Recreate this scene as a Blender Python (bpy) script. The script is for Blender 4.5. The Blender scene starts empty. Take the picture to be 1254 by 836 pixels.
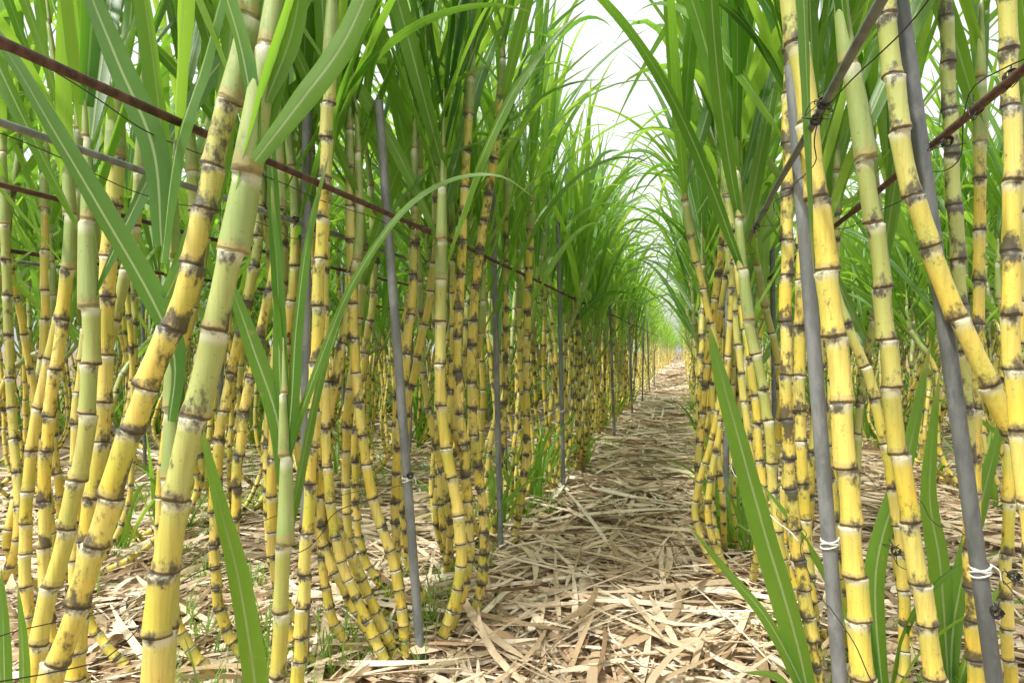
import bpy, math, numpy as np
from mathutils import Vector, Matrix
rng = np.random.default_rng(11)
scene = bpy.context.scene
col_main = scene.collection

# ------------------------------------------------------------------ helpers
def new_mesh(name, V, Q, UV, C, mats, midx=None):
    me = bpy.data.meshes.new(name)
    V = np.asarray(V, dtype=np.float32); Q = np.asarray(Q, dtype=np.int32)
    nq = len(Q)
    me.vertices.add(len(V)); me.vertices.foreach_set("co", V.ravel())
    me.loops.add(nq*4); me.loops.foreach_set("vertex_index", Q.ravel())
    me.polygons.add(nq)
    me.polygons.foreach_set("loop_start", np.arange(0, nq*4, 4, dtype=np.int32))
    me.polygons.foreach_set("loop_total", np.full(nq, 4, dtype=np.int32))
    me.polygons.foreach_set("use_smooth", np.ones(nq, dtype=bool))
    if midx is not None:
        me.polygons.foreach_set("material_index", np.asarray(midx, dtype=np.int32))
    me.update(calc_edges=True)
    if UV is not None:
        l = me.uv_layers.new(name="UVMap")
        l.data.foreach_set("uv", np.asarray(UV, dtype=np.float32)[Q.ravel()].ravel())
    if C is not None:
        a = me.color_attributes.new("data", 'FLOAT_COLOR', 'POINT')
        cc = np.ones((len(V), 4), dtype=np.float32); cc[:, :3] = C
        a.data.foreach_set("color", cc.ravel())
    for m in mats: me.materials.append(m)
    return me

def add_obj(name, data, parent=None, **props):
    o = bpy.data.objects.new(name, data)
    col_main.objects.link(o)
    if parent: o.parent = parent
    for k, v in props.items(): o[k] = v
    return o

class Bag:
    def __init__(s): s.V=[]; s.Q=[]; s.U=[]; s.C=[]; s.M=[]; s.n=0
    def add(s, V, Q, U, C, m=0):
        s.V.append(V); s.Q.append(Q+s.n); s.U.append(U); s.C.append(C)
        s.M.append(np.full(len(Q), m)); s.n += len(V)
    def mesh(s, name, mats):
        return new_mesh(name, np.concatenate(s.V), np.concatenate(s.Q), np.concatenate(s.U),
                        np.concatenate(s.C), mats, np.concatenate(s.M))

def catmull(P, n):
    P = np.asarray(P, float)
    P = np.vstack([2*P[0]-P[1], P, 2*P[-1]-P[-2]])
    m = len(P)-3
    t = np.linspace(0, m-1e-6, n); i = t.astype(int); f = (t-i)[:, None]
    p0, p1, p2, p3 = P[i], P[i+1], P[i+2], P[i+3]
    return .5*((2*p1)+(-p0+p2)*f+(2*p0-5*p1+4*p2-p3)*f**2+(-p0+3*p1-3*p2+p3)*f**3)

def nrm(a): return a/np.maximum(np.linalg.norm(a, axis=-1, keepdims=True), 1e-9)

def strip_quads(N, rows, cols):
    r, c = np.meshgrid(np.arange(rows-1), np.arange(cols-1), indexing='ij')
    b = (r*cols+c).ravel()
    q = np.stack([b, b+1, b+cols+1, b+cols], 1)
    return (q[None]+(np.arange(N)*rows*cols)[:, None, None]).reshape(-1, 4)

def ribbons(P0, az, th0, th1, L, W, pw=None, twist=None, twist0=None, fold=None, curl=None,
            kink=None, sk=None, nseg=12, rnd=None, dry=None, blunt=0.0, zmin=0.006, wav=0.0):
    """curved blades with a folded midrib; angles measured from the vertical"""
    N = len(P0)
    f = lambda a, d: np.broadcast_to(d if a is None else a, (N,)).astype(float)[:, None]
    az, th0, th1, L, W = [f(a, 0) for a in (az, th0, th1, L, W)]
    pw = f(pw, 1.5); twist = f(twist, 0); twist0 = f(twist0, 0); fold = f(fold, .35)
    curl = f(curl, 0); kink = f(kink, 0); sk = f(sk, .6); rnd = f(rnd, .5); dry = f(dry, 0)
    s = np.linspace(0, 1, nseg+1)[None]
    th = th0+(th1-th0)*s**pw+kink/(1+np.exp(-(s-sk)*30))
    a = az+curl*s
    T = np.stack([np.sin(th)*np.cos(a), np.sin(th)*np.sin(a), np.cos(th)+0*a], -1)
    step = (L/nseg)[..., None]
    Cn = np.concatenate([np.zeros((N, 1, 3)), np.cumsum(.5*(T[:, 1:]+T[:, :-1])*step, 1)], 1)+P0[:, None]
    S = np.stack([-np.sin(a), np.cos(a), 0*a], -1)
    Nn = np.cross(S, T)
    tw = (twist0+twist*s)[..., None]
    S2 = S*np.cos(tw)+Nn*np.sin(tw); N2 = -S*np.sin(tw)+Nn*np.cos(tw)
    if blunt > 0:
        w = np.minimum(1, .4+s*4)*np.minimum(1, .2+(1-s)*2.5)+0*W
    else:
        w = (.5+.5*np.sin(np.minimum(s/.3, 1)*np.pi/2))*(1-s**2.0)**.9+.012
    hw = (W*w*.5)[..., None]
    fo = (fold*(1-.5*s))[..., None]
    und = (wav*np.sin(s*37+rnd*40)*w)[..., None]*W[..., None]
    Lf = Cn+S2*hw*np.cos(fo)+N2*(hw*np.sin(fo)+und)
    Rt = Cn-S2*hw*np.cos(fo)+N2*(hw*np.sin(fo)-und)
    V = np.stack([Lf, Cn, Rt], 2)
    V[..., 2] = np.maximum(V[..., 2], zmin)
    U = np.zeros((N, nseg+1, 3, 2)); U[..., 0] = np.array([0, .5, 1]); U[..., 1] = s[..., None]
    C = np.zeros((N, nseg+1, 3, 3)); C[..., 0] = dry[..., None]; C[..., 1] = rnd[..., None]; C[..., 2] = s[..., None]
    return V.reshape(-1, 3), strip_quads(N, nseg+1, 3), U.reshape(-1, 2), C.reshape(-1, 3)

def blade(points, W, normal=(0.1, -1, .35), nseg=30, rnd=.5, dry=0., fold=.3, twist=0., taper0=.5):
    P = catmull(points, nseg+1); T = nrm(np.gradient(P, axis=0))
    n = np.array(normal, float); S = nrm(np.cross(T, n)); N = np.cross(S, T)
    s = np.linspace(0, 1, nseg+1)[:, None]; tw = twist*s
    S2 = S*np.cos(tw)+N*np.sin(tw); N2 = -S*np.sin(tw)+N*np.cos(tw)
    w = (taper0+(1-taper0)*np.sin(np.minimum(s/.35, 1)*np.pi/2))*(1-s**2.4)**.85+.012
    hw = W*w*.5
    und = .05*np.sin(s*41+rnd*30)*hw
    V = np.stack([P+S2*hw*np.cos(fold)-N2*(hw*np.sin(fold)+und), P, P-S2*hw*np.cos(fold)-N2*(hw*np.sin(fold)-und)], 1)
    U = np.zeros((nseg+1, 3, 2)); U[..., 0] = [0, .5, 1]; U[..., 1] = s
    C = np.zeros((nseg+1, 3, 3)); C[..., 0] = dry; C[..., 1] = rnd; C[..., 2] = s
    return V.reshape(-1, 3), strip_quads(1, nseg+1, 3), U.reshape(-1, 2), C.reshape(-1, 3)

def tube(P, r, sides=8, closed=False):
    P = np.asarray(P, float); T = nrm(np.gradient(P, axis=0))
    ref = np.where(np.abs(T[:, 2:3]) > .8, np.array([[0, 1., 0]]), np.array([[0, 0, 1.]]))
    A = nrm(np.cross(T, ref)); B = np.cross(A, T)
    r = np.broadcast_to(r, (len(P),))[:, None, None]
    a = np.linspace(0, 2*np.pi, sides+1)
    V = P[:, None]+r*(A[:, None]*np.cos(a)[None, :, None]+B[:, None]*np.sin(a)[None, :, None])
    U = np.zeros((len(P), sides+1, 2)); U[..., 0] = a/(2*np.pi)
    d = np.concatenate([[0], np.cumsum(np.linalg.norm(np.diff(P, axis=0), axis=1))]); U[..., 1] = d[:, None]
    C = np.full((len(P)*(sides+1), 3), .5)
    return V.reshape(-1, 3), strip_quads(1, len(P), sides+1), U.reshape(-1, 2), C

# ------------------------------------------------------------------ materials
def mat(name):
    m = bpy.data.materials.new(name); m.use_nodes = True
    nt = m.node_tree; nt.nodes.clear()
    out = nt.nodes.new("ShaderNodeOutputMaterial")
    return m, nt, out
class NB:
    def __init__(s, nt): s.nt = nt
    def n(s, t, **k):
        x = s.nt.nodes.new(t)
        for a, b in k.items(): setattr(x, a, b)
        return x
    def link(s, a, b): s.nt.links.new(a, b)
    def put(s, sock, v):
        if isinstance(v, (int, float)): sock.default_value = v
        elif isinstance(v, (tuple, list)):
            sock.default_value = tuple(v)+((1,) if len(v) == 3 and sock.type == 'RGBA' else ())
        else: s.link(v, sock)
    def math(s, op, a, b=0., c=0., clamp=False):
        x = s.n("ShaderNodeMath", operation=op, use_clamp=clamp)
        s.put(x.inputs[0], a); s.put(x.inputs[1], b); s.put(x.inputs[2], c); return x.outputs[0]
    def mix(s, f, a, b, bt='MIX'):
        x = s.n("ShaderNodeMix", data_type='RGBA', blend_type=bt)
        s.put(x.inputs[0], f); s.put(x.inputs[6], a); s.put(x.inputs[7], b); return x.outputs[2]
    def noise(s, vec, scale, detail=2., rough=.5, out='Fac'):
        x = s.n("ShaderNodeTexNoise"); x.inputs['Scale'].default_value = scale
        x.inputs['Detail'].default_value = detail; x.inputs['Roughness'].default_value = rough
        if vec is not None: s.link(vec, x.inputs['Vector'])
        return x.outputs[out]
    def step(s, v, a, b, lo=0., hi=1.):
        x = s.n("ShaderNodeMapRange", interpolation_type='SMOOTHSTEP')
        s.put(x.inputs[0], v); s.put(x.inputs[1], a); s.put(x.inputs[2], b); s.put(x.inputs[3], lo); s.put(x.inputs[4], hi)
        return x.outputs[0]
    def vmul(s, v, m):
        x = s.n("ShaderNodeVectorMath", operation='MULTIPLY'); s.link(v, x.inputs[0]); x.inputs[1].default_value = m
        return x.outputs[0]

def leaf_material():
    m, nt, out = mat("cane_leaf"); b = NB(nt)
    at = b.n("ShaderNodeAttribute", attribute_name="data"); sep = b.n("ShaderNodeSeparateColor"); b.link(at.outputs[0], sep.inputs[0])
    dry, rnd = sep.outputs[0], sep.outputs[1]
    uv = b.n("ShaderNodeUVMap"); su = b.n("ShaderNodeSeparateXYZ"); b.link(uv.outputs[0], su.inputs[0])
    u, v = su.outputs[0], su.outputs[1]
    geo = b.n("ShaderNodeNewGeometry"); pos = geo.outputs['Position']
    n1 = b.noise(pos, 7, 2)
    base = b.mix(b.math('ADD', rnd, b.math('MULTIPLY', b.math('SUBTRACT', n1, .5), .7), clamp=True), (.020, .082, .012), (.12, .27, .025))
    vein = b.n("ShaderNodeMath", operation='SINE'); b.put(vein.inputs[0], b.math('MULTIPLY', u, 150.))
    base = b.mix(b.math('MULTIPLY_ADD', vein.outputs[0], .08, .08), base, (.22, .36, .09))
    du = b.math('ABSOLUTE', b.math('SUBTRACT', u, .5))
    rib = b.step(du, .035, .06, 1., 0.)
    rib = b.math('MULTIPLY', rib, b.step(v, .5, .95, 1., .1))
    base = b.mix(b.math('MULTIPLY', rib, .8), base, (.42, .52, .24))
    tip = b.math('MULTIPLY', b.step(b.math('ADD', v, b.math('MULTIPLY', n1, .3)), 1.02, 1.18), .8)
    spots = b.math('MULTIPLY', b.step(b.noise(pos, 45, 2, .6), .68, .76), .4)
    base = b.mix(b.math('MAXIMUM', tip, spots), base, (.36, .26, .10))
    dn = b.noise(b.vmul(uv.outputs[0], (9, 3, 1)), 3, 2)
    dcol = b.mix(dn, (.36, .24, .11), (.66, .52, .32))
    colr = b.mix(dry, base, dcol)
    trc = b.mix(dry, b.mix(rnd, (.22, .52, .03), (.58, .88, .08)), (.6, .42, .2))
    trc = b.mix(b.math('MULTIPLY', rib, .5), trc, (.2, .3, .06))
    p = b.n("ShaderNodeBsdfPrincipled"); b.link(colr, p.inputs['Base Color']); p.inputs['Roughness'].default_value = .34
    p.inputs['Specular IOR Level'].default_value = .55
    bump = b.n("ShaderNodeBump"); bump.inputs['Strength'].default_value = .25; bump.inputs['Distance'].default_value = .001
    b.link(b.math('ADD', vein.outputs[0], b.math('MULTIPLY', rib, 3.)), bump.inputs['Height']); b.link(bump.outputs[0], p.inputs['Normal'])
    t = b.n("ShaderNodeBsdfTranslucent"); b.link(trc, t.inputs[0])
    mx = b.n("ShaderNodeMixShader"); mx.inputs[0].default_value = .47
    b.link(p.outputs[0], mx.inputs[1]); b.link(t.outputs[0], mx.inputs[2]); b.link(mx.outputs[0], out.inputs[0])
    return m

def stalk_material():
    m, nt, out = mat("cane_stalk"); b = NB(nt)
    at = b.n("ShaderNodeAttribute", attribute_name="data"); sep = b.n("ShaderNodeSeparateColor"); b.link(at.outputs[0], sep.inputs[0])
    green, rnd, dirt = sep.outputs[0], sep.outputs[1], sep.outputs[2]
    uv = b.n("ShaderNodeUVMap"); su = b.n("ShaderNodeSeparateXYZ"); b.link(uv.outputs[0], su.inputs[0])
    geo = b.n("ShaderNodeNewGeometry"); pos = geo.outputs['Position']
    nf = b.noise(pos, 55, 2)
    v = b.math('ADD', su.outputs[1], b.math('MULTIPLY', b.math('SUBTRACT', nf, .5), .08))
    f = b.math('FRACT', v)
    n1 = b.noise(pos, 14, 3); streak = b.noise(b.vmul(pos, (190, 190, 8)), 1, 3, .65)
    wn = b.n("ShaderNodeTexWhiteNoise", noise_dimensions='2D')
    cv = b.n("ShaderNodeCombineXYZ"); b.link(b.math('FLOOR', su.outputs[1]), cv.inputs[0]); b.link(rnd, cv.inputs[1]); b.link(cv.outputs[0], wn.inputs[0])
    yel = b.mix(rnd, (.63, .42, .03), (.73, .57, .085))
    yel = b.mix(b.math('MULTIPLY', b.step(n1, .38, .68), .7), yel, (.40, .42, .05))
    yel = b.mix(b.math('MULTIPLY', wn.outputs[0], .45), yel, (.78, .65, .24))
    yel = b.mix(b.math('MULTIPLY', b.step(f, .35, .85), .28), yel, (.49, .52, .15))
    grn = b.mix(n1, (.16, .26, .05), (.40, .47, .18))
    base = b.mix(green, yel, grn)
    base = b.mix(b.math('MULTIPLY', b.step(streak, .42, .74), .42), base, (.30, .22, .06))
    base = b.mix(b.math('MULTIPLY', b.step(f, .80, .95), .75), base, (.60, .59, .44))
    base = b.mix(b.math('MULTIPLY', b.step(f, .10, .135, 1., 0.), .65), base, (.40, .31, .12))
    sh = b.step(green, .85, .95)
    ring = b.math('MAXIMUM', b.step(f, .02, .052, 1., 0.), b.step(f, .985, .997))
    base = b.mix(b.math('MULTIPLY', ring, b.math('MULTIPLY_ADD', sh, -.5, .9)), base, (.070, .044, .024))
    near = b.math('MAXIMUM', b.step(f, 0., .4, 1., 0.), b.step(f, .72, 1., 0., .95))
    so = b.noise(b.vmul(pos, (1, 1, .7)), 42, 4, .7)
    so2 = b.math('ADD', so, b.math('MULTIPLY', near, .15)); so2 = b.math('ADD', so2, b.math('MULTIPLY', dirt, .17))
    soot = b.math('MULTIPLY', b.step(so2, .66, .83), .9)
    soot = b.math('MULTIPLY', soot, b.math('MULTIPLY_ADD', sh, -.7, 1.))
    base = b.mix(soot, base, (.042, .035, .027))
    spk = b.step(b.noise(pos, 230, 2), .66, .74)
    base = b.mix(b.math('MULTIPLY', spk, .45), base, (.14, .10, .045))
    p = b.n("ShaderNodeBsdfPrincipled"); b.link(base, p.inputs['Base Color'])
    b.link(b.math('MULTIPLY_ADD', streak, .35, .23), p.inputs['Roughness']); p.inputs['Specular IOR Level'].default_value = .5
    bump = b.n("ShaderNodeBump"); bump.inputs['Strength'].default_value = .5; bump.inputs['Distance'].default_value = .0015
    b.link(b.math('SUBTRACT', streak, b.math('MULTIPLY', ring, 1.5)), bump.inputs['Height']); b.link(bump.outputs[0], p.inputs['Normal'])
    b.link(p.outputs[0], out.inputs[0])
    return m

def litter_material():
    m, nt, out = mat("dead_leaf_litter"); b = NB(nt)
    at = b.n("ShaderNodeAttribute", attribute_name="data"); sep = b.n("ShaderNodeSeparateColor"); b.link(at.outputs[0], sep.inputs[0])
    uv = b.n("ShaderNodeUVMap"); st = b.noise(b.vmul(uv.outputs[0], (14, 1.5, 1)), 2, 2)
    rp = b.n("ShaderNodeValToRGB"); e = rp.color_ramp.elements
    e[0].position = 0; e[0].color = (.11, .06, .03, 1); e[1].position = 1; e[1].color = (.92, .82, .65, 1)
    for p_, c_ in ((.18, (.32, .20, .11, 1)), (.4, (.57, .42, .26, 1)), (.68, (.76, .62, .43, 1))):
        x = e.new(p_); x.color = c_
    b.link(sep.outputs[1], rp.inputs[0])
    c = b.mix(b.math('MULTIPLY', st, .4), rp.outputs[0], (.38, .26, .15))
    geo = b.n("ShaderNodeNewGeometry")
    sp = b.step(b.noise(geo.outputs['Position'], 60, 2), .60, .72)
    c = b.mix(b.math('MULTIPLY', sp, .4), c, (.20, .12, .06))
    p = b.n("ShaderNodeBsdfPrincipled"); b.link(c, p.inputs['Base Color']); p.inputs['Roughness'].default_value = .45
    bump = b.n("ShaderNodeBump"); bump.inputs['Strength'].default_value = .4; bump.inputs['Distance'].default_value = .001
    b.link(st, bump.inputs['Height']); b.link(bump.outputs[0], p.inputs['Normal'])
    b.link(p.outputs[0], out.inputs[0])
    return m

def ground_material(name, c1, c2, c3):
    m, nt, out = mat(name); b = NB(nt)
    geo = b.n("ShaderNodeNewGeometry"); pos = geo.outputs['Position']
    n1 = b.noise(pos, 2.2, 4, .6); n2 = b.noise(b.vmul(pos, (1, .35, 1)), 60, 3, .7); n3 = b.noise(b.vmul(pos, (.3, 1, 1)), 75, 3, .7)
    c = b.mix(b.step(n2, .4, .6), c1, c2); c = b.mix(b.step(n3, .48, .64), c, c3)
    c = b.mix(b.math('MULTIPLY', n1, .35), c, (.10, .07, .04))
    p = b.n("ShaderNodeBsdfPrincipled"); b.link(c, p.inputs['Base Color']); p.inputs['Roughness'].default_value = .9
    bump = b.n("ShaderNodeBump"); bump.inputs['Strength'].default_value = .8; bump.inputs['Distance'].default_value = .01
    b.link(b.math('ADD', n2, n3), bump.inputs['Height']); b.link(bump.outputs[0], p.inputs['Normal'])
    b.link(p.outputs[0], out.inputs[0]); return m

def simple_material(name, c1, c2, scale, rough=.5, metal=0., stretch=(1, 1, 1), bumpd=.0006, thr=(.4, .6)):
    m, nt, out = mat(name); b = NB(nt)
    geo = b.n("ShaderNodeNewGeometry"); pos = b.vmul(geo.outputs['Position'], stretch)
    n = b.noise(pos, scale, 4, .65)
    c = b.mix(b.step(n, thr[0], thr[1]), c1, c2)
    n2 = b.noise(pos, scale*7, 3)
    c = b.mix(b.math('MULTIPLY', n2, .25), c, tuple(x*.4 for x in c1))
    c = b.mix(b.math('MULTIPLY', b.step(b.noise(geo.outputs['Position'], 22, 4, .7), .56, .72), .35), c, tuple(min(1, x*1.3+.03) for x in c2))
    p = b.n("ShaderNodeBsdfPrincipled"); b.link(c, p.inputs['Base Color']); p.inputs['Metallic'].default_value = metal
    b.link(b.math('MULTIPLY_ADD', n, .3, rough-.15), p.inputs['Roughness'])
    bump = b.n("ShaderNodeBump"); bump.inputs['Strength'].default_value = .5; bump.inputs['Distance'].default_value = bumpd
    b.link(n2, bump.inputs['Height']); b.link(bump.outputs[0], p.inputs['Normal'])
    b.link(p.outputs[0], out.inputs[0]); return m

M_leaf = leaf_material(); M_stalk = stalk_material(); M_lit = litter_material()
M_ground = ground_material("soil_with_straw", (.09, .06, .036), (.28, .20, .12), (.42, .32, .20))
M_path = ground_material("straw_path", (.16, .105, .06), (.44, .33, .20), (.64, .52, .35))
M_grass = leaf_material(); M_grass.name = "grass_blade"
M_pole = simple_material("galvanised_grey", (.15, .16, .155), (.23, .24, .235), 40, .5, .1, (1, 1, .3))
M_poled = simple_material("dark_grey_paint", (.09, .098, .096), (.145, .155, .15), 40, .5, .1, (1, 1, .3))
M_rust = simple_material("rusty_pipe", (.05, .022, .016), (.12, .058, .042), 60, .7, .1)
M_twine = simple_material("white_twine", (.62, .60, .54), (.75, .73, .68), 150, .8, 0, (1, 1, 1), .001)
M_black = simple_material("black_plastic_wire", (.012, .012, .013), (.02, .02, .02), 80, .45)

# ------------------------------------------------------------------ cane builder
def cane_stalk(P, r, z_sheath, z_green, rnd, dirt, sides, ringset, internode=.08, lg=None):
    g = lg if lg is not None else rng
    D = catmull(P, 160); seg = np.linalg.norm(np.diff(D, axis=0), axis=1)
    S = np.concatenate([[0], np.cumsum(seg)]); tot = S[-1]
    at = lambda s: np.stack([np.interp(s, S, D[:, k]) for k in range(3)], -1)
    rows = []; s = 0.; k = 0; zz = 1
    ph = g.random()*6.28
    while s < tot-.01:
        z = at(s)[2]
        h = np.clip(z/max(z_sheath, .2), 0, 1)
        sheath = z >= z_sheath
        li = internode*(.38+.72*min(1, h*2.2))*(.75+.5*g.random()) if not sheath else .11*(.7+.6*g.random())
        li = min(li, tot-s)
        gr = float(np.clip((z-z_green)/.35, 0, .82)) if not sheath else 1.
        off = np.array([math.cos(ph), math.sin(ph), 0])*.13*r*zz; zz = -zz
        fat = 1+g.normal(0, .035)
        for f, mult in ringset:
            ss = s+f*li
            if sheath:
                q = np.clip((ss-s)/li, 0, 1)
                tt = np.clip((at(ss)[2]-z_sheath)/max(P[-1][2]-z_sheath, .05), 0, 1)
                rr = r*(1.10-1.02*tt**1.5)*(1.06-.09*q)
            else:
                rr = r*mult*(1-.08*h)*fat
            rows.append((ss, rr, k+f, gr, off[0], off[1]))
        s += li; k += 1
    rows.append((tot, .0008, k, rows[-1][3], 0, 0))
    R = np.array(rows); C0 = at(R[:, 0]); C0[:, 0] += R[:, 4]; C0[:, 1] += R[:, 5]
    T = nrm(at(np.minimum(R[:, 0]+.01, tot))-at(np.maximum(R[:, 0]-.01, 0)))
    A = nrm(np.cross(T, np.array([[0, 1., 0]]))); B = np.cross(A, T)
    a = np.linspace(0, 2*np.pi, sides+1)
    V = C0[:, None]+R[:, 1][:, None, None]*(A[:, None]*np.cos(a)[None, :, None]+B[:, None]*np.sin(a)[None, :, None])
    n = len(R)
    U = np.zeros((n, sides+1, 2)); U[..., 0] = a/6.2832; U[..., 1] = R[:, 2][:, None]
    C = np.zeros((n, sides+1, 3)); C[..., 0] = R[:, 3][:, None]; C[..., 1] = rnd; C[..., 2] = dirt
    return V.reshape(-1, 3), strip_quads(1, n, sides+1)[:, ::-1], U.reshape(-1, 2), C.reshape(-1, 3), (S, D)

RS_HI = [(0, 1.08), (.03, 1.11), (.09, 1.05), (.16, .98), (.5, .94), (.84, .975), (.93, 1.02), (.975, 1.07)]
RS_MID = [(0, 1.12), (.12, 1.02), (.5, .94), (.9, 1.0)]
RS_LO = [(0, 1.1), (.15, 1.0), (.85, .98)]

def crown(P, z_sheath, n, nseg, azp=None, spread=1.0, Lm=1.0, Wm=1.0, bright=.5, g=None, out=None, dryp=0., azj=.45):
    """out: x direction pointing away from the open path; leaves leaning over the path stay a little more upright"""
    D = catmull(P, 80); zs = D[:, 2]
    fr = np.linspace(0, 1, n); zt = z_sheath+.03+(P[-1][2]-z_sheath-.05)*fr**.7
    idx = np.clip(np.searchsorted(zs, zt), 0, 79); P0 = D[idx]
    a0 = g.random()*6.28 if azp is None else azp
    az = a0+np.pi*(np.arange(n) % 2)+g.normal(0, azj, n)
    old = 1-fr
    th0 = np.radians(6+32*old+g.uniform(-3, 9, n))*spread
    th1 = np.radians((22+74*old**.9)+g.uniform(-10, 65, n))*spread
    L = (.68+.30*np.sin(np.pi*np.clip(.15+old*.75, 0, 1))+g.uniform(-.1, .18, n))*Lm
    if out is not None:
        toward = np.clip(-np.cos(az)*out, 0, 1)
        th0 = th0*(1-.35*toward); th1 = th1*(1-.05*toward); L = L*(1-.10*toward)
    W = g.uniform(.024, .041, n)*Wm
    dry = np.where((old > .85) & (g.random(n) < dryp), .9, 0.)
    return ribbons(P0, az, th0, th1, L, W, pw=g.uniform(1.6, 4.0, n), twist=g.normal(0, 1.0, n), twist0=g.normal(0, .3, n),
                   fold=g.uniform(.15, .45, n), curl=g.normal(0, .45, n), kink=np.where(g.random(n) < .16, g.uniform(.5, 1.5, n), 0),
                   sk=g.uniform(.5, .88, n), nseg=nseg, rnd=np.clip(bright+g.uniform(-.5, .5, n), 0, 1), dry=dry, wav=.03)

def make_cane(P, r, z_sheath, z_green, rnd=.5, dirt=.4, nleaf=9, sides=10, rs=RS_MID, nseg=14, azp=None, spread=1., Lm=1., Wm=1.,
              bright=.45, extra=(), label=None, internode=.08, group="sugarcane growing in trellised rows", seed=0, out=None, dryp=0.):
    g = np.random.default_rng(seed)
    base = np.array(P[0])
    root = add_obj("sugarcane", None); root.location = base; root.empty_display_size = .05
    root["label"] = label or "yellow jointed sugarcane stalk with arching green leaves"
    root["category"] = "sugarcane"; root["group"] = group
    V, Q, U, C, _ = cane_stalk(P, r, z_sheath, z_green, rnd, dirt, sides, rs, internode, g)
    add_obj("stalk", new_mesh("stalk", V-base, Q, U, C, [M_stalk]), root)
    bag = Bag()
    if nleaf: bag.add(*crown(P, z_sheath, nleaf, nseg, azp, spread, Lm, Wm, bright, g, out, dryp))
    for e in extra: bag.add(*e)
    if bag.n:
        me = bag.mesh("leaves", [M_leaf]); me.transform(Matrix.Translation(Vector(-base)))
        add_obj("leaves", me, root)
    return root

def W3(Y0, pts):   # world points of one cane lying in a plane slightly turned off the row's cross section
    return [(x, Y0+.25*x, z) for x, z in pts]

# ------------------------------------------------------------------ near canes, placed one by one
LY = "thick yellow sugarcane stalk with dark node rings, leaning"
LG = "pale green sugarcane stalk with fresh upright leaves"
LD = "yellow sugarcane stalk with black sooty patches beside grey pole"
LC = "yellow sugarcane stalk curving up out of its clump"
n_hero = 0
def hero(Y0, pts, r, zs, zg, **k):
    global n_hero
    n_hero += 1
    P = W3(Y0, [p for p in pts])
    k.setdefault("out", -1 if pts[0][0] < 0 else 1)
    k.setdefault("spread", .85)
    k.setdefault("internode", .072)
    make_cane(P, r, zs, zg, sides=22, rs=RS_HI, nseg=26, dryp=0., **k)

l1a = blade(W3(.76, [(-.478, .97), (-.45, 1.03), (-.44, 1.10), (-.45, 1.25)]), .030, rnd=.45, normal=(.4, -1, 0))
hero(.763, [(-.70, 0), (-.666, .311), (-.631, .434), (-.571, .638), (-.524, .762), (-.490, .921), (-.460, 1.045), (-.44, 1.22), (-.43, 1.4)],
     .0132, .955, .70, rnd=.4, dirt=.9, nleaf=6, azp=2.6, spread=.7, label=LY, seed=1, internode=.055, extra=[l1a])
b_ = blade(W3(.72, [(-.425, .895), (-.378, .959), (-.337, 1.018), (-.305, 1.093), (-.272, 1.18), (-.22, 1.27)]), .029, rnd=.6, normal=(.5, -1, .2))
b2 = blade(W3(.73, [(-.430, .90), (-.437, .97), (-.455, 1.05), (-.49, 1.14), (-.55, 1.22)]), .026, rnd=.4, normal=(-.4, -1, .2))
b3 = blade(W3(.73, [(-.420, .96), (-.395, 1.03), (-.385, 1.10), (-.38, 1.25)]), .024, rnd=.5, normal=(.2, -1, .0))
hero(.742, [(-.552, 0), (-.539, .350), (-.518, .536), (-.477, .726), (-.447, .881), (-.422, 1.044), (-.405, 1.2), (-.40, 1.36)],
     .0144, .800, .32, rnd=.5, dirt=.5, nleaf=4, azp=.2, spread=.5, label="thick greenish yellow sugarcane stalk leaning against its neighbour", extra=[b_, b2, b3], seed=2, internode=.070)
hero(1.03, [(-.945, 0), (-.93, .138), (-.899, .329), (-.87, .449), (-.841, .640), (-.847, .915), (-.85, 1.1)], .0125, .74, .30,
     rnd=.7, dirt=.25, nleaf=8, azp=.3, spread=.7, bright=.3, label=LG, seed=3)
hero(1.185, [(-.995, 0), (-.975, .328), (-.948, .576), (-.941, .81), (-.928, 1.016), (-.93, 1.3)], .0148, 1.02, .8, dirt=.6, nleaf=7, seed=4, label=LC)
a_ = blade(W3(.80, [(-.565, .62), (-.560, .690), (-.584, .756), (-.647, .868), (-.701, .961), (-.756, 1.054), (-.83, 1.15)]), .036, rnd=.2, normal=(-.3, -1, .5))
a2 = blade(W3(.80, [(-.575, .82), (-.585, .93), (-.625, 1.03), (-.66, 1.12), (-.70, 1.25)]), .034, rnd=.15, normal=(.4, -1, 0))
a3 = blade(W3(.80, [(-.575, .80), (-.56, .93), (-.53, 1.03), (-.50, 1.15), (-.46, 1.3)]), .036, rnd=.25, normal=(-.5, -1, .1))
a4 = blade(W3(.80, [(-.57, .76), (-.535, .84), (-.51, .93), (-.50, 1.06), (-.48, 1.2)]), .03, rnd=.4, normal=(.6, -1, .1))
hero(.824, [(-.595, 0), (-.585, .311), (-.578, .537), (-.576, .681), (-.576, .80), (-.578, .95)], .0125, .50, .2, rnd=.6, dirt=.15,
     nleaf=3, azp=.1, spread=.45, bright=.3, label=LG, extra=[a_, a2, a3, a4], seed=5)
d_ = blade(W3(1.03, [(-.565, .50), (-.556, .56), (-.522, .664), (-.47, .796), (-.40, .903), (-.331, .951), (-.261, .958), (-.21, .925)]), .014, rnd=.4, normal=(.3, -1, .6))
d2 = blade(W3(1.03, [(-.565, .50), (-.575, .60), (-.608, .70), (-.632, .77), (-.66, .84)]), .032, rnd=.35, normal=(.4, -1, .1))
d3 = blade(W3(1.03, [(-.565, .52), (-.555, .62), (-.548, .74), (-.53, .88), (-.50, 1.0)]), .028, rnd=.2, normal=(-.3, -1, .1))
d4 = blade(W3(1.03, [(-.566, .56), (-.572, .68), (-.575, .80), (-.585, .95)]), .026, rnd=.4, normal=(.1, -1, 0))
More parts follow.
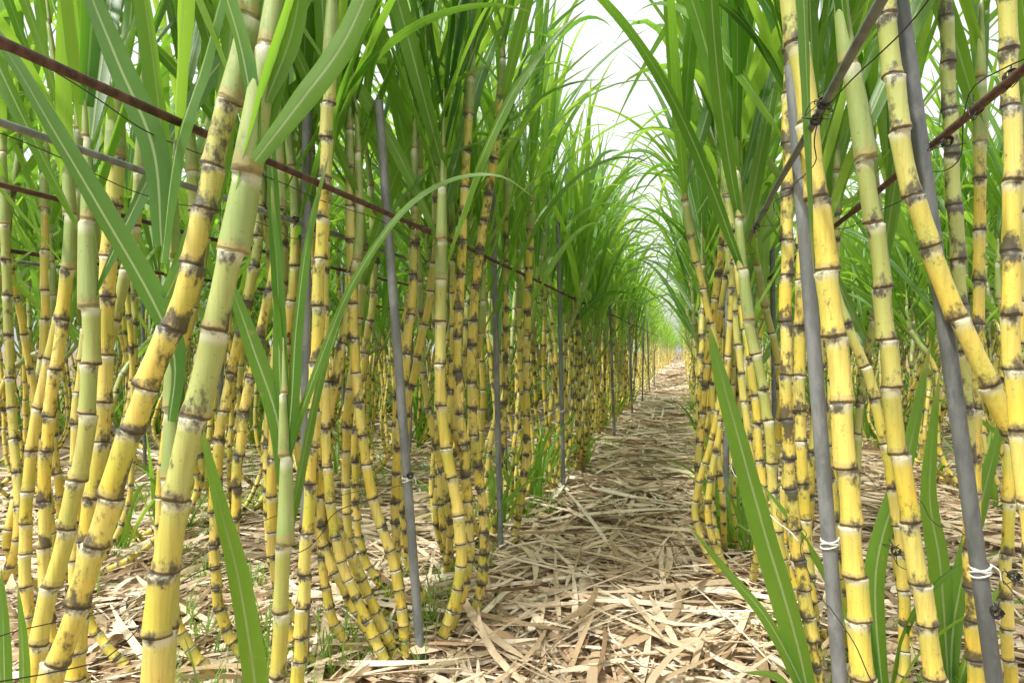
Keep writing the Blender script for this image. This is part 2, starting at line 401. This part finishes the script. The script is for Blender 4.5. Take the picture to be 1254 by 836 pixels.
hero(1.03, [(-.58, 0), (-.574, .214), (-.565, .377), (-.563, .544), (-.568, .72)], .012, .36, .1, rnd=.5, dirt=.2, nleaf=2, azp=.4,
     spread=.35, Lm=.55, Wm=.7, bright=.3, label="young green sugarcane with a long arching leaf", extra=[d_, d2, d3, d4], seed=6)
hero(1.185, [(-.634, 0), (-.618, .273), (-.601, .604), (-.591, .879), (-.574, 1.25), (-.57, 1.5)], .0115, 1.15, .9, dirt=.7, nleaf=6, seed=7)
hero(1.546, [(-.583, 0), (-.609, .216), (-.662, .395), (-.696, .664), (-.709, 1.023), (-.71, 1.35)], .0120, 1.02, .8, dirt=.5, nleaf=8, label=LC, seed=8)
hero(1.546, [(-.592, 0), (-.688, .216), (-.757, .395), (-.766, .664), (-.792, 1.06), (-.80, 1.38)], .0120, 1.02, .8, dirt=.6, nleaf=8, label=LC, seed=9)
hero(1.546, [(-.604, 0), (-.688, .126), (-.775, .305), (-.827, .539), (-.879, .933), (-.9, 1.25)], .0120, .95, .75, dirt=.6, nleaf=8, label=LC, seed=10)
hero(1.5, [(-.594, 0), (-.655, .14), (-.71, .28), (-.735, .5), (-.74, .9), (-.73, 1.25)], .0110, .95, .7, dirt=.4, nleaf=7, label=LC, seed=31)
hero(1.56, [(-.575, 0), (-.66, .10), (-.73, .22), (-.80, .45), (-.83, .8), (-.82, 1.25)], .0105, .95, .7, dirt=.8, nleaf=7, label=LC, seed=32)
hero(1.62, [(-.60, 0), (-.63, .15), (-.64, .35), (-.625, .6), (-.60, .9), (-.60, 1.3)], .0110, 1.0, .7, dirt=.8, nleaf=7, label=LC, seed=33)
hero(1.78, [(-.62, 0), (-.66, .15), (-.69, .35), (-.70, .6), (-.66, .9), (-.64, 1.35)], .0112, 1.05, .8, dirt=.8, nleaf=7, label=LC, seed=34)
hero(1.60, [(-.549, 0), (-.495, .162), (-.491, .311), (-.531, .570), (-.531, .941), (-.526, 1.30)], .0135, .82, .55, dirt=.35, nleaf=11,
     azp=.5, spread=.62, bright=.2, Wm=1.25, Lm=1.0, label="sugarcane with a tall fan of dark green leaves", seed=12)
hero(1.65, [(-.548, 0), (-.488, .183), (-.488, .336), (-.511, .662), (-.501, .949), (-.483, 1.35), (-.48, 1.6)], .0120, 1.25, 1.1, dirt=.9, nleaf=7, label=LC, seed=13)
hero(1.752, [(-.523, 0), (-.487, .11), (-.479, .273), (-.507, .558), (-.499, .863), (-.444, 1.27), (-.43, 1.55)], .0125, 1.25, 1.1, dirt=1., nleaf=7, label=LD, seed=14)
hero(2.473, [(-.577, 0), (-.535, .327), (-.529, .786), (-.515, 1.2), (-.51, 1.45)], .0135, 1.12, .95, dirt=.8, nleaf=8, seed=15)
# canes on the near right
h_ = blade(W3(.85, [(.15, 1.15), (.143, 1.19), (.146, 1.10), (.150, .96), (.155, .79)]), .024, rnd=.3, normal=(.8, -1, 0))
hero(.958, [(.254, 0), (.237, .249), (.221, .466), (.205, .689), (.181, .900), (.162, 1.067), (.146, 1.178), (.135, 1.4)], .0152, 1.20, .9,
     rnd=.75, dirt=.45, nleaf=5, azp=1.2, label=LY, extra=[h_], internode=.086, seed=16)
hero(.876, [(.489, 0), (.459, .425), (.414, .568), (.375, .649), (.326, .761), (.276, .914), (.257, 1.056), (.247, 1.188), (.245, 1.4)], .0124, 1.12, .72,
     rnd=.5, dirt=.6, nleaf=5, azp=.9, label="bent yellow sugarcane stalk sweeping outward below rusty rail", internode=.07, seed=17)
hero(.979, [(.347, 0), (.342, .212), (.320, .371), (.290, .575), (.268, .814), (.243, 1.007), (.221, 1.166), (.21, 1.4)], .0130, .96, .48,
     rnd=.5, dirt=.5, nleaf=6, azp=1.0, spread=.6, label=LY, internode=.08, seed=18)
hero(1.288, [(.247, 0), (.218, .237), (.193, .416), (.184, .670), (.189, .969), (.193, 1.253), (.2, 1.5)], .0122, 1.25, 1.0, rnd=.4, dirt=1.1, nleaf=7, label=LD, seed=19)
hero(.824, [(.404, 0), (.397, .442), (.384, .576), (.374, .729), (.378, .92), (.372, 1.131), (.37, 1.35)], .0106, 1.15, .85, rnd=.5, dirt=.7, nleaf=4, azp=1.2, label=LY, seed=20)
hero(1.03, [(.418, 0), (.408, .377), (.400, .676), (.386, .975), (.377, 1.262), (.37, 1.45)], .0108, 1.2, .4, rnd=.2, dirt=1., nleaf=6, label=LD, seed=21)
hero(1.546, [(.244, 0), (.2, .323), (.179, .574), (.139, .79), (.122, 1.023), (.115, 1.28)], .0118, .74, .3, rnd=.5, dirt=.3, nleaf=11, bright=.3,
     azp=.9, spread=.85, label=LG, seed=22)
hero(1.40, [(.262, 0), (.24, .3), (.226, .6), (.232, .9), (.25, 1.35)], .0115, 1.1, .9, dirt=.8, nleaf=7, label=LD, seed=23)
hero(1.33, [(.40, 0), (.40, .3), (.35, .62), (.27, .86), (.24, 1.25)], .0102, .88, .5, dirt=.5, nleaf=6, seed=24)
hero(1.22, [(.50, 0), (.49, .4), (.50, .8), (.51, 1.35)], .0102, 1.05, .9, dirt=.8, nleaf=6, seed=25)
hero(1.15, [(.53, 0), (.51, .3), (.53, .7), (.56, 1.3)], .0096, 1.0, .8, dirt=.6, nleaf=6, seed=26)
hero(1.55, [(.36, 0), (.33, .25), (.32, .6), (.34, 1.3)], .0108, .95, .7, dirt=.8, nleaf=6, seed=27)
hero(1.60, [(.50, 0), (.47, .25), (.45, .6), (.42, 1.3)], .0108, .95, .7, dirt=.8, nleaf=6, seed=28)
for i, (x, y, tx, r) in enumerate([(-1.0, 1.22, -.02, .0118), (-1.12, 1.30, .05, .011), (-1.22, 1.22, -.05, .011), (-1.08, 1.02, -.04, .011),
                                  (-.96, 1.28, .04, .0118), (-1.02, .98, .06, .0102), (-.80, 1.30, -.03, .011), (-.74, 1.36, .02, .011), (-.9, 1.45, -.05, .0118),
                                  (-.86, 1.22, .03, .0105), (-1.2, 1.05, .04, .011), (-.78, 1.6, -.04, .0112), (-.7, 1.7, .03, .0112), (-.84, 1.75, -.02, .0112)]):
    hero(y-.25*x, [(x+.07, 0), (x+tx*.3-.02, .16), (x+tx*.5-.03, .5), (x+tx+.03, .95), (x+tx*1.6, 1.4)], r, 1.05-.08*(i % 4), .7-.12*(i % 3), dirt=.3+.15*(i % 5), nleaf=6, seed=50+i)

# ------------------------------------------------------------------ the rows
rows_x = [-.68, .24, -1.82, -2.95, -4.1, -5.2, -6.3, 1.38, 2.5, 3.6]
canes = []
cy, sy = math.cos(math.radians(14)), math.sin(math.radians(14))
def add_clump(cx, y, n, rx, main, sd=.022):
    for k in range(n):
        b = np.array([cx+np.clip(rng.normal(0, sd), -.05, .05), y+rng.normal(0, .03), 0.])
        o = np.array([rng.normal(0, .12), rng.normal(0, .15), 0])
        H = rng.uniform(1.0, 1.5) if main else rng.uniform(.95, 1.45); ln = np.array([rng.normal(0, .08), rng.normal(0, .13), 0])
        if main: o[0] = np.clip(o[0], -.11, .09); ln[0] = np.clip(ln[0], -.09, .07)
        w1 = rng.normal(0, .025, 2)
        P = [b, b+o*.62+[0, 0, .08], b+o*1.08+[0, 0, .25], b+o*.9+ln*.3+[w1[0], w1[1], .60], b+o+ln+[0, 0, H-.25], b+o+ln*1.2+[0, 0, H]]
        d = b[1]*cy-b[0]*sy; lat = b[0]*cy+b[1]*sy
        canes.append((d, abs(lat)/max(d, .1) < .86, [tuple(p) for p in P], H, main, rx))
for rx in rows_x:
    if rx == -.68: y0, y1 = 2.0, 56
    elif rx == .24: y0, y1 = 1.78, 56
    elif rx < 0: y0, y1 = max(1.35, -rx*.72), (15 if rx > -4 else 13)
    else: y0, y1 = rx*1.7, 15
    y = y0
    main = rx in (-.68, .24)
    while y < y1:
        far = max(0, min(1, (y-4)/10))
        cx = rx+np.clip(rng.normal(0, .06), -.09, .09)+(.03+.03*far if rx == .24 else (.0-.05*far if rx == -.68 else 0))
        add_clump(cx, y, int(rng.integers(5, 8)) if y < 9 else int(rng.integers(2, 5)), rx, main)
        y += rng.uniform(.28, .42) if y < 9 else (rng.uniform(.34, .5) if y < 16 else rng.uniform(.6, 1.05))
for x in np.arange(-3.5, 3.6, .28):      # a headland row crossing the far end of the path
    add_clump(x, 57+rng.normal(0, .4), 3, -9, False)
canes.sort(key=lambda c: (not c[1], c[0]))
N_IND = 298-n_hero
field = Bag()
labs = ["yellow jointed sugarcane stalk with arching green leaves", "slender yellow sugarcane among its clump beside the straw path",
        "yellow sugarcane with sooty nodes under a tall leaf fan"]
for i, (d, vis, P, H, main, rx) in enumerate(canes):
    r = rng.uniform(.0086, .0126); dirt = rng.uniform(.2, 1.1); rnd = rng.random(); zs = H-rng.uniform(.25, .48)
    zg = zs-rng.uniform(.05, .55)
    out = (-1 if rx < 0 else 1) if main else None
    azp = rng.normal(math.pi/2, 1.1) if main else None
    if i < N_IND:
        make_cane(P, r, zs, zg, rnd, dirt, nleaf=int(rng.integers(7, 10)), sides=12 if d < 3 else 8, rs=RS_HI if d < 3 else RS_MID,
                  nseg=18 if d < 3 else 13, bright=.45, seed=1000+i, Lm=1., azp=azp, out=out, label=labs[2] if dirt > .85 else (labs[1] if r < .0105 else labs[0]))
    else:
        V, Q, U, C, _ = cane_stalk(P, r*1.05, zs, zg, rnd, dirt, 5, RS_LO)
        field.add(V, Q, U, C, 0)
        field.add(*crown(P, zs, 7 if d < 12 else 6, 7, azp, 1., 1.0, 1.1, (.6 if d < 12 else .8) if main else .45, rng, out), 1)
        if not main and rng.random() < .6:
            m_ = 4; P0 = np.tile(np.array(P[0]), (m_, 1))
            field.add(*ribbons(P0, rng.random(m_)*6.28, np.radians(rng.uniform(5, 25, m_)), np.radians(rng.uniform(40, 110, m_)), rng.uniform(.4, .9, m_),
                               rng.uniform(.02, .035, m_), twist=rng.normal(0, 1, m_), nseg=6, rnd=rng.uniform(.0, .6, m_)), 1)
add_obj("sugarcane_thicket", field.mesh("sugarcane_thicket", [M_stalk, M_leaf]), None, kind="stuff",
        label="dense rows of yellow sugarcane with bright green leaves", category="sugarcane field")

# ------------------------------------------------------------------ young shoots
def shoot(base, blades, label="young green sugarcane shoot rising from leaf litter", n=3, seed=0, Lm=.45):
    g = np.random.default_rng(seed); bag = Bag(); b = np.array(base, float)
    if n:
        bag.add(*ribbons(np.tile(b, (n, 1)), g.random(n)*6.28, np.radians(g.uniform(5, 25, n)), np.radians(g.uniform(40, 100, n)),
                         g.uniform(.7, 1.2, n)*Lm, g.uniform(.014, .028, n), twist=g.normal(0, 1, n), nseg=16, rnd=g.uniform(.2, .9, n),
                         pw=g.uniform(1.2, 2.2, n), curl=g.normal(0, .3, n), wav=.03))
    for e in blades: bag.add(*e)
    me = bag.mesh("sugarcane_shoot", [M_leaf]); me.transform(Matrix.Translation(Vector(-b)))
    o = add_obj("sugarcane_shoot", me, None, label=label, category="sugarcane shoot", group="young shoots along the cane rows"); o.location = b
shoot((-.498, .745, 0), [blade(W3(.87, [(-.498, 0), (-.503, .222), (-.528, .405), (-.553, .507), (-.58, .62)]), .034, rnd=.6, normal=(.3, -1, .2))], n=2, seed=1, Lm=.3)
shoot((.230, 1.29, 0), [blade(W3(1.237, [(.230, 0), (.195, .183), (.139, .384), (.097, .542), (.063, .671), (.046, .746)]), .052, rnd=.6, normal=(.4, -1, .2)),
                        blade(W3(1.237, [(.230, 0), (.209, .097), (.146, .226), (.077, .313), (.007, .399)]), .028, rnd=.5, normal=(.5, -1, .5)),
                        blade(W3(1.237, [(.230, 0), (.20, .07), (.16, .13), (.10, .14)]), .02, rnd=.6)], n=0,
      label="young sugarcane shoot with broad bright leaf over path")
shoot((.49, 1.46, 0), [blade(W3(1.34, [(.49, 0), (.475, .28), (.455, .436), (.475, .66)]), .045, rnd=.6), blade(W3(1.34, [(.49, 0), (.50, .2), (.56, .45), (.6, .6)]), .04, rnd=.4)], n=3, seed=3)
shoot((.37, 1.43, 0), [blade(W3(1.34, [(.37, 0), (.355, .28), (.415, .498), (.46, .72)]), .042, rnd=.5), blade(W3(1.34, [(.37, 0), (.33, .2), (.30, .42), (.31, .55)]), .035, rnd=.3)], n=3, seed=4)
shoot((-.757, .635, 0), [blade(W3(.824, [(-.757, 0), (-.766, .317), (-.771, .45)]), .022, rnd=.3), blade(W3(.824, [(-.757, 0), (-.745, .30), (-.752, .43)]), .02, rnd=.5)], n=0, seed=5)
for i in range(130):
    rx = [-.74, .22, -1.82, -.66, 1.35, .20, .27, -.68][i % 8]; y = 2.2+8*rng.random()**1.3 if rx > -1 else rng.uniform(1.5, 6)
    if rx == 1.35: y = rng.uniform(2.4, 7)
    shoot((rx+rng.normal(0, .04), y, 0), [], n=int(rng.integers(4, 7)), seed=100+i, Lm=rng.uniform(.22, .5))

# ------------------------------------------------------------------ poles, rails, twine, wire
def pole(bx, by, tx, ty, h, m, r=.0100, label="grey metal trellis pole standing in the cane row", wrap=.42):
    P = np.linspace([0, 0, -.02], [tx-bx, ty-by, h], 14)
    bag = Bag(); bag.add(*tube(P, r, 18))
    Pi = P[-3:][::-1]; bag.add(*tube(np.vstack([P[-1:], Pi[0:1]-[0, 0, .001], Pi[1:2]]), np.array([r, r*.82, r*.82]), 18))
    o = add_obj("trellis_pole", bag.mesh("trellis_pole", [m]), None, label=label, category="pole", group="grey poles holding up the trellis")
    o.location = (bx, by, 0)
    if wrap:
        t = np.linspace(0, 1, 90); c = np.array([(tx-bx)*wrap/h, (ty-by)*wrap/h, wrap])
        a = t*2*np.pi*4
        Pw = np.stack([c[0]+(r+.0015)*np.cos(a), c[1]+(r+.0015)*np.sin(a), c[2]+(t-.5)*.012+.003*np.sin(a*1.3)], 1)
        tail = catmull([Pw[-1], Pw[-1]+[.008, -.004, -.006], Pw[-1]+[.010, -.005, -.018]], 8)
        w = Bag(); w.add(*tube(Pw, .0014, 6)); w.add(*tube(tail, .001, 6))
        add_obj("twine_wrap", w.mesh("twine_wrap", [M_twine]), o)
pole(-.553, 1.41, -.647, 1.38, 1.25, M_pole)
pole(-.769, 1.29, -.769, 1.29, 1.22, M_pole)
pole(-.535, 3.14, -.56, 3.13, 1.32, M_pole)
pole(-.60, 2.25, -.63, 2.25, 1.28, M_pole, wrap=0)
pole(.238, 1.09, .158, 1.07, 1.12, M_pole, r=.0105, label="thick grey pole tied with white twine among canes")
pole(.422, 1.007, .262, .966, 1.25, M_poled, r=.0098, label="leaning dark grey pole tied with white twine")
for y in (5.15, 7.0, 8.9, 10.8, 12.7): pole(-.50+rng.normal(0, .01), y, -.52+rng.normal(0, .02), y, rng.uniform(1.15, 1.3), M_pole, wrap=.42 if y < 6 else 0)
for y in (3.1, 5.0, 6.9): pole(-.8, y, -.8+rng.normal(0, .02), y, 1.2, M_pole, wrap=0)
for y in (2.6, 4.5, 6.4, 8.3): pole(.15, y, .14+rng.normal(0, .02), y, 1.2, M_pole, wrap=.42 if y < 5 else 0)
for y in (2.9, 4.8): pole(.36, y, .35, y, 1.2, M_poled, wrap=0)
for x, y in ((-1.74, 2.3), (-1.9, 3.6), (-1.74, 4.2), (-1.74, 6.1), (-2.9, 3.2), (-2.9, 5.1)): pole(x, y, x+rng.normal(0, .03), y, 1.2, M_pole, wrap=0)

def rail(x, y0, y1, m, z=.97, r=.0050, label="long rusty brown rail running along the cane row", jit=.004, x1=None):
    y = np.arange(y0, y1, .25); n = len(y)
    P = np.stack([x+np.cumsum(rng.normal(0, jit*.4, n)), y, z+jit*np.sin(y*2.1+x*5)+rng.normal(0, jit*.25, n)], 1)
    P[:, 0] -= np.linspace(0, P[-1, 0]-(x if x1 is None else x1), n)
    D = catmull(P, n*3); bag = Bag(); bag.add(*tube(D-P[0], r, 14))
    for yy in np.arange(y0+1.2, y1, 1.9):   # couplers
        j = int(np.argmin(abs(D[:, 1]-yy))); c = D[j]-P[0]
        Pc = np.array([c+[0, -.03, 0], c+[0, -.0299, 0], c+[0, .0299, 0], c+[0, .03, 0]])
        bag.add(*tube(Pc, np.array([r*.9, r*1.25, r*1.25, r*.9]), 14))
    o = add_obj("trellis_rail", bag.mesh("trellis_rail", [m]), None, label=label, category="metal rail", group="horizontal rails of the trellis"); o.location = P[0]
    return D
rail(-.575, .2, 12.8, M_rust, x1=-.43, r=.0052)
rail(-.77, .2, 9, M_pole, label="thin grey rail running along the cane row")
rail(.15, .15, 9, M_poled, label="thin grey rail running along the cane row", r=.0046)
rail(.32, .15, 9, M_rust)
rail(-1.13, .9, 7, M_rust, z=.98, r=.005)
rail(-1.78, .9, 8, M_rust, r=.006)
rail(-1.95, .9, 8, M_pole, r=.006, label="thin grey rail running along the cane row")
rail(1.38, 1.8, 9, M_rust, z=.98)

def string(name, pts, r, m, label, cat, n=120, wob=.004):
    D = catmull(pts, n); D[1:-1] += rng.normal(0, wob, (n-2, 3))*.5
    D = catmull(D[::3], n) if wob > 0 else D
    bag = Bag(); bag.add(*tube(D-D[0], r, 6))
    o = add_obj(name, bag.mesh(name, [m]), None, label=label, category=cat, group=cat+" strung through the canes"); o.location = D[0]
for x, ys in ((-.585, [1.4, 3.14, 5.15, 7.0]), (.165, [1.08, 2.6, 4.5])):
    pts = []
    for a, b in zip(ys[:-1], ys[1:]):
        pts += [(x, a, .42), (x+rng.normal(0, .03), (a+b)/2, .42-rng.uniform(.01, .05))]
    pts.append((x, ys[-1], .42))
    string("twine_line", pts, .0010, M_twine, "white twine strung low along the cane row", "twine")
for x, z, y0, y1 in ((-.59, .955, .4, 5), (-.60, .40, .5, 5), (-.76, .93, .5, 5), (-.78, .36, .5, 4), (.16, .95, .3, 4), (.31, .94, .3, 4), (.20, .36, .4, 4), (.40, .42, .4, 3.5)):
    yy = np.arange(y0, y1, .12); pts = np.stack([x+rng.normal(0, .012, len(yy)), yy, z+rng.normal(0, .012, len(yy))], 1)
    string("wire_line", pts, .0007, M_black, "thin black wire wandering along the trellis", "wire", n=len(yy)*6, wob=.002)

def tangle(c, size, seed, n=7, r=.00055):
    g = np.random.default_rng(seed)
    bag = Bag(); c = np.array(c, float)
    for k in range(2):
        ctrl = g.normal(0, 1, (n, 3))*np.array(size)*.55
        ctrl[0] = 0
        bag.add(*tube(catmull(ctrl, 50), r, 5))
    a = np.linspace(0, 2*np.pi*4, 70)
    bag.add(*tube(np.stack([.0058*np.cos(a), np.linspace(-.005, .005, 70)+g.normal(0, .0004, 70), .0058*np.sin(a)], 1), .0007, 5))
    o = add_obj("wire_tie", bag.mesh("wire_tie", [M_black]), None, label="tangled black wire tie binding cane to the trellis", category="wire tie", group="black wire ties on the trellis")
    o.location = c
for i, (x, y, z, s) in enumerate([(.15, .80, .97, .015), (.15, .84, .965, .012), (.32, .86, .97, .013), (.32, .95, .96, .012), (.32, .78, .975, .010), (.40, .98, .42, .012), (.35, .9, .40, .010),
                                  (-.571, .76, .97, .008), (-.567, 1.38, .97, .012), (-.57, 1.0, .97, .009), (-.77, 1.25, .97, .012), (-.575, 1.39, .43, .012),
                                  (-.68, .75, .34, .010), (-.66, 1.1, .38, .014), (-.556, 1.9, .97, .012), (-.55, 2.4, .97, .012), (-.54, 3.14, .97, .012), (.30, 1.1, .41, .012),
                                  (-.85, .8, .36, .012), (.15, 1.5, .96, .014), (.45, 1.02, .35, .012)]):
    tangle((x, y, z), (s, s*1.2, s*1.3), i)

# ------------------------------------------------------------------ ground, path, litter, grass
def sheet(name, x0, x1, y0, y1, z, m):
    me = bpy.data.meshes.new(name); me.from_pydata([(x0, y0, z), (x1, y0, z), (x1, y1, z), (x0, y1, z)], [], [(0, 1, 2, 3)]); me.materials.append(m)
    return add_obj(name, me, None, kind="structure")
sheet("ground", -400, 400, -200, 900, 0, M_ground)
sheet("path", -.60, .18, -1, 56, .004, M_path)

def litter(n, x0, x1, y0, y1, sc=1., zmax=.035):
    g = rng; P = np.stack([g.uniform(x0, x1, n), y0+(y1-y0)*g.random(n)**1.25, g.random(n)**1.6*zmax+.007], 1)
    thin = g.random(n) < .34
    return ribbons(P, g.random(n)*6.28, np.radians(90+g.normal(0, 4.5, n)), np.radians(91+g.normal(0, 6.5, n)), (g.uniform(.10, .32, n)+.25*(g.random(n) < .35))*sc,
                   np.where(thin, g.uniform(.003, .007, n), g.uniform(.009, .023, n))*sc, pw=1., twist=g.normal(0, .6, n), twist0=g.normal(0, .35, n),
                   fold=g.uniform(-.5, .6, n), curl=g.normal(0, .45, n), kink=np.where(g.random(n) < .08, g.normal(0, .2, n), 0), nseg=7,
                   rnd=np.clip(g.beta(1.8, 1.3, n), 0, 1), dry=1., blunt=1)
lb = Bag()
lb.add(*litter(6800, -.64, .24, .8, 6.5, 1., .055)); lb.add(*litter(5500, -.64, .22, 5, 16, 1.4, .05)); lb.add(*litter(2500, -.6, .18, 14, 45, 2.5, .06))
lb.add(*litter(6000, -1.75, -.6, .7, 6)); lb.add(*litter(4000, -3.6, -1.7, 1.6, 8, 1.3)); lb.add(*litter(4800, .2, 1.35, .8, 7)); lb.add(*litter(3000, 1.3, 3, 2.5, 10, 1.3))
add_obj("leaf_litter", lb.mesh("leaf_litter", [M_lit]), None, kind="stuff", label="dry tan cane leaves strewn over the path", category="dead leaves")

gb = Bag()
centres = [(-.60, 2.75, .07, 110), (-.64, 3.6, .08, 100), (-.62, 4.6, .10, 90), (-.62, 6, .12, 90), (-.58, 1.55, .05, 35), (-.75, 1.25, .12, 120), (-.95, 1.15, .15, 120), (-.66, 1.9, .07, 80), (-1.9, 2.4, .25, 260),
           (-2.2, 2.0, .3, 260), (-1.8, 3.5, .3, 220), (.28, 1.5, .06, 40), (.24, 2.6, .07, 60), (.42, 1.6, .12, 80), (-2.9, 3.2, .5, 280), (-1.2, 1.6, .15, 60), (.22, 3.4, .08, 70), (.22, 4.5, .10, 70), (-.70, 1.5, .08, 80), (.3, 1.2, .06, 40)]
for (x, y, s, n) in centres:
    for k in range(max(3, n//7)):
        c = np.array([x+rng.normal(0, s), y+rng.normal(0, s*1.5), .005]); m_ = 11
        P0 = c+rng.normal(0, .012, (m_, 3))*[1, 1, 0]
        gb.add(*ribbons(P0, rng.random(m_)*6.28, np.radians(rng.uniform(5, 30, m_)), np.radians(rng.uniform(40, 110, m_)), rng.uniform(.05, .16, m_),
                        rng.uniform(.003, .006, m_), nseg=5, rnd=rng.uniform(.4, 1, m_)))
add_obj("grass", gb.mesh("grass", [M_grass]), None, kind="stuff", label="thin green grass tufts at the foot of canes", category="grass")

# ------------------------------------------------------------------ light, world, camera
w = bpy.data.worlds.new("World"); scene.world = w; w.use_nodes = True; nt = w.node_tree
bg = nt.nodes["Background"]; sky = nt.nodes.new("ShaderNodeTexSky"); sky.sky_type = 'NISHITA'; sky.sun_disc = False
EL, AZ = math.radians(57), math.radians(215)
sky.sun_elevation = EL; sky.sun_rotation = AZ; sky.dust_density = 6; sky.air_density = 1.3
hs = nt.nodes.new("ShaderNodeHueSaturation"); hs.inputs['Saturation'].default_value = .12; hs.inputs['Value'].default_value = 2.4
mxw = nt.nodes.new("ShaderNodeMix"); mxw.data_type = 'RGBA'; mxw.inputs[0].default_value = .6; mxw.inputs[7].default_value = (7.4, 7.5, 7.5, 1)
nt.links.new(sky.outputs[0], hs.inputs['Color']); nt.links.new(hs.outputs[0], mxw.inputs[6]); nt.links.new(mxw.outputs[2], bg.inputs[0]); bg.inputs[1].default_value = .15
sun = bpy.data.lights.new("sun", 'SUN'); sun.energy = 5.0; sun.angle = math.radians(4); sun.color = (1, .97, .91)
so = bpy.data.objects.new("sun", sun); col_main.objects.link(so)
dirv = Vector((math.sin(AZ)*math.cos(EL), math.cos(AZ)*math.cos(EL), math.sin(EL)))
so.rotation_euler = dirv.to_track_quat('Z', 'Y').to_euler(); so.location = (0, -3, 6)

cam = bpy.data.cameras.new("camera"); cam.lens = 24; cam.sensor_width = 36; cam.clip_start = .02; cam.clip_end = 2000
co = bpy.data.objects.new("camera", cam); col_main.objects.link(co)
co.location = (0, 0, .7); co.rotation_euler = (math.radians(90.8), 0, math.radians(14)); scene.camera = co
scene.view_settings.view_transform = 'Standard'; scene.view_settings.look = 'None'; scene.view_settings.exposure = 0
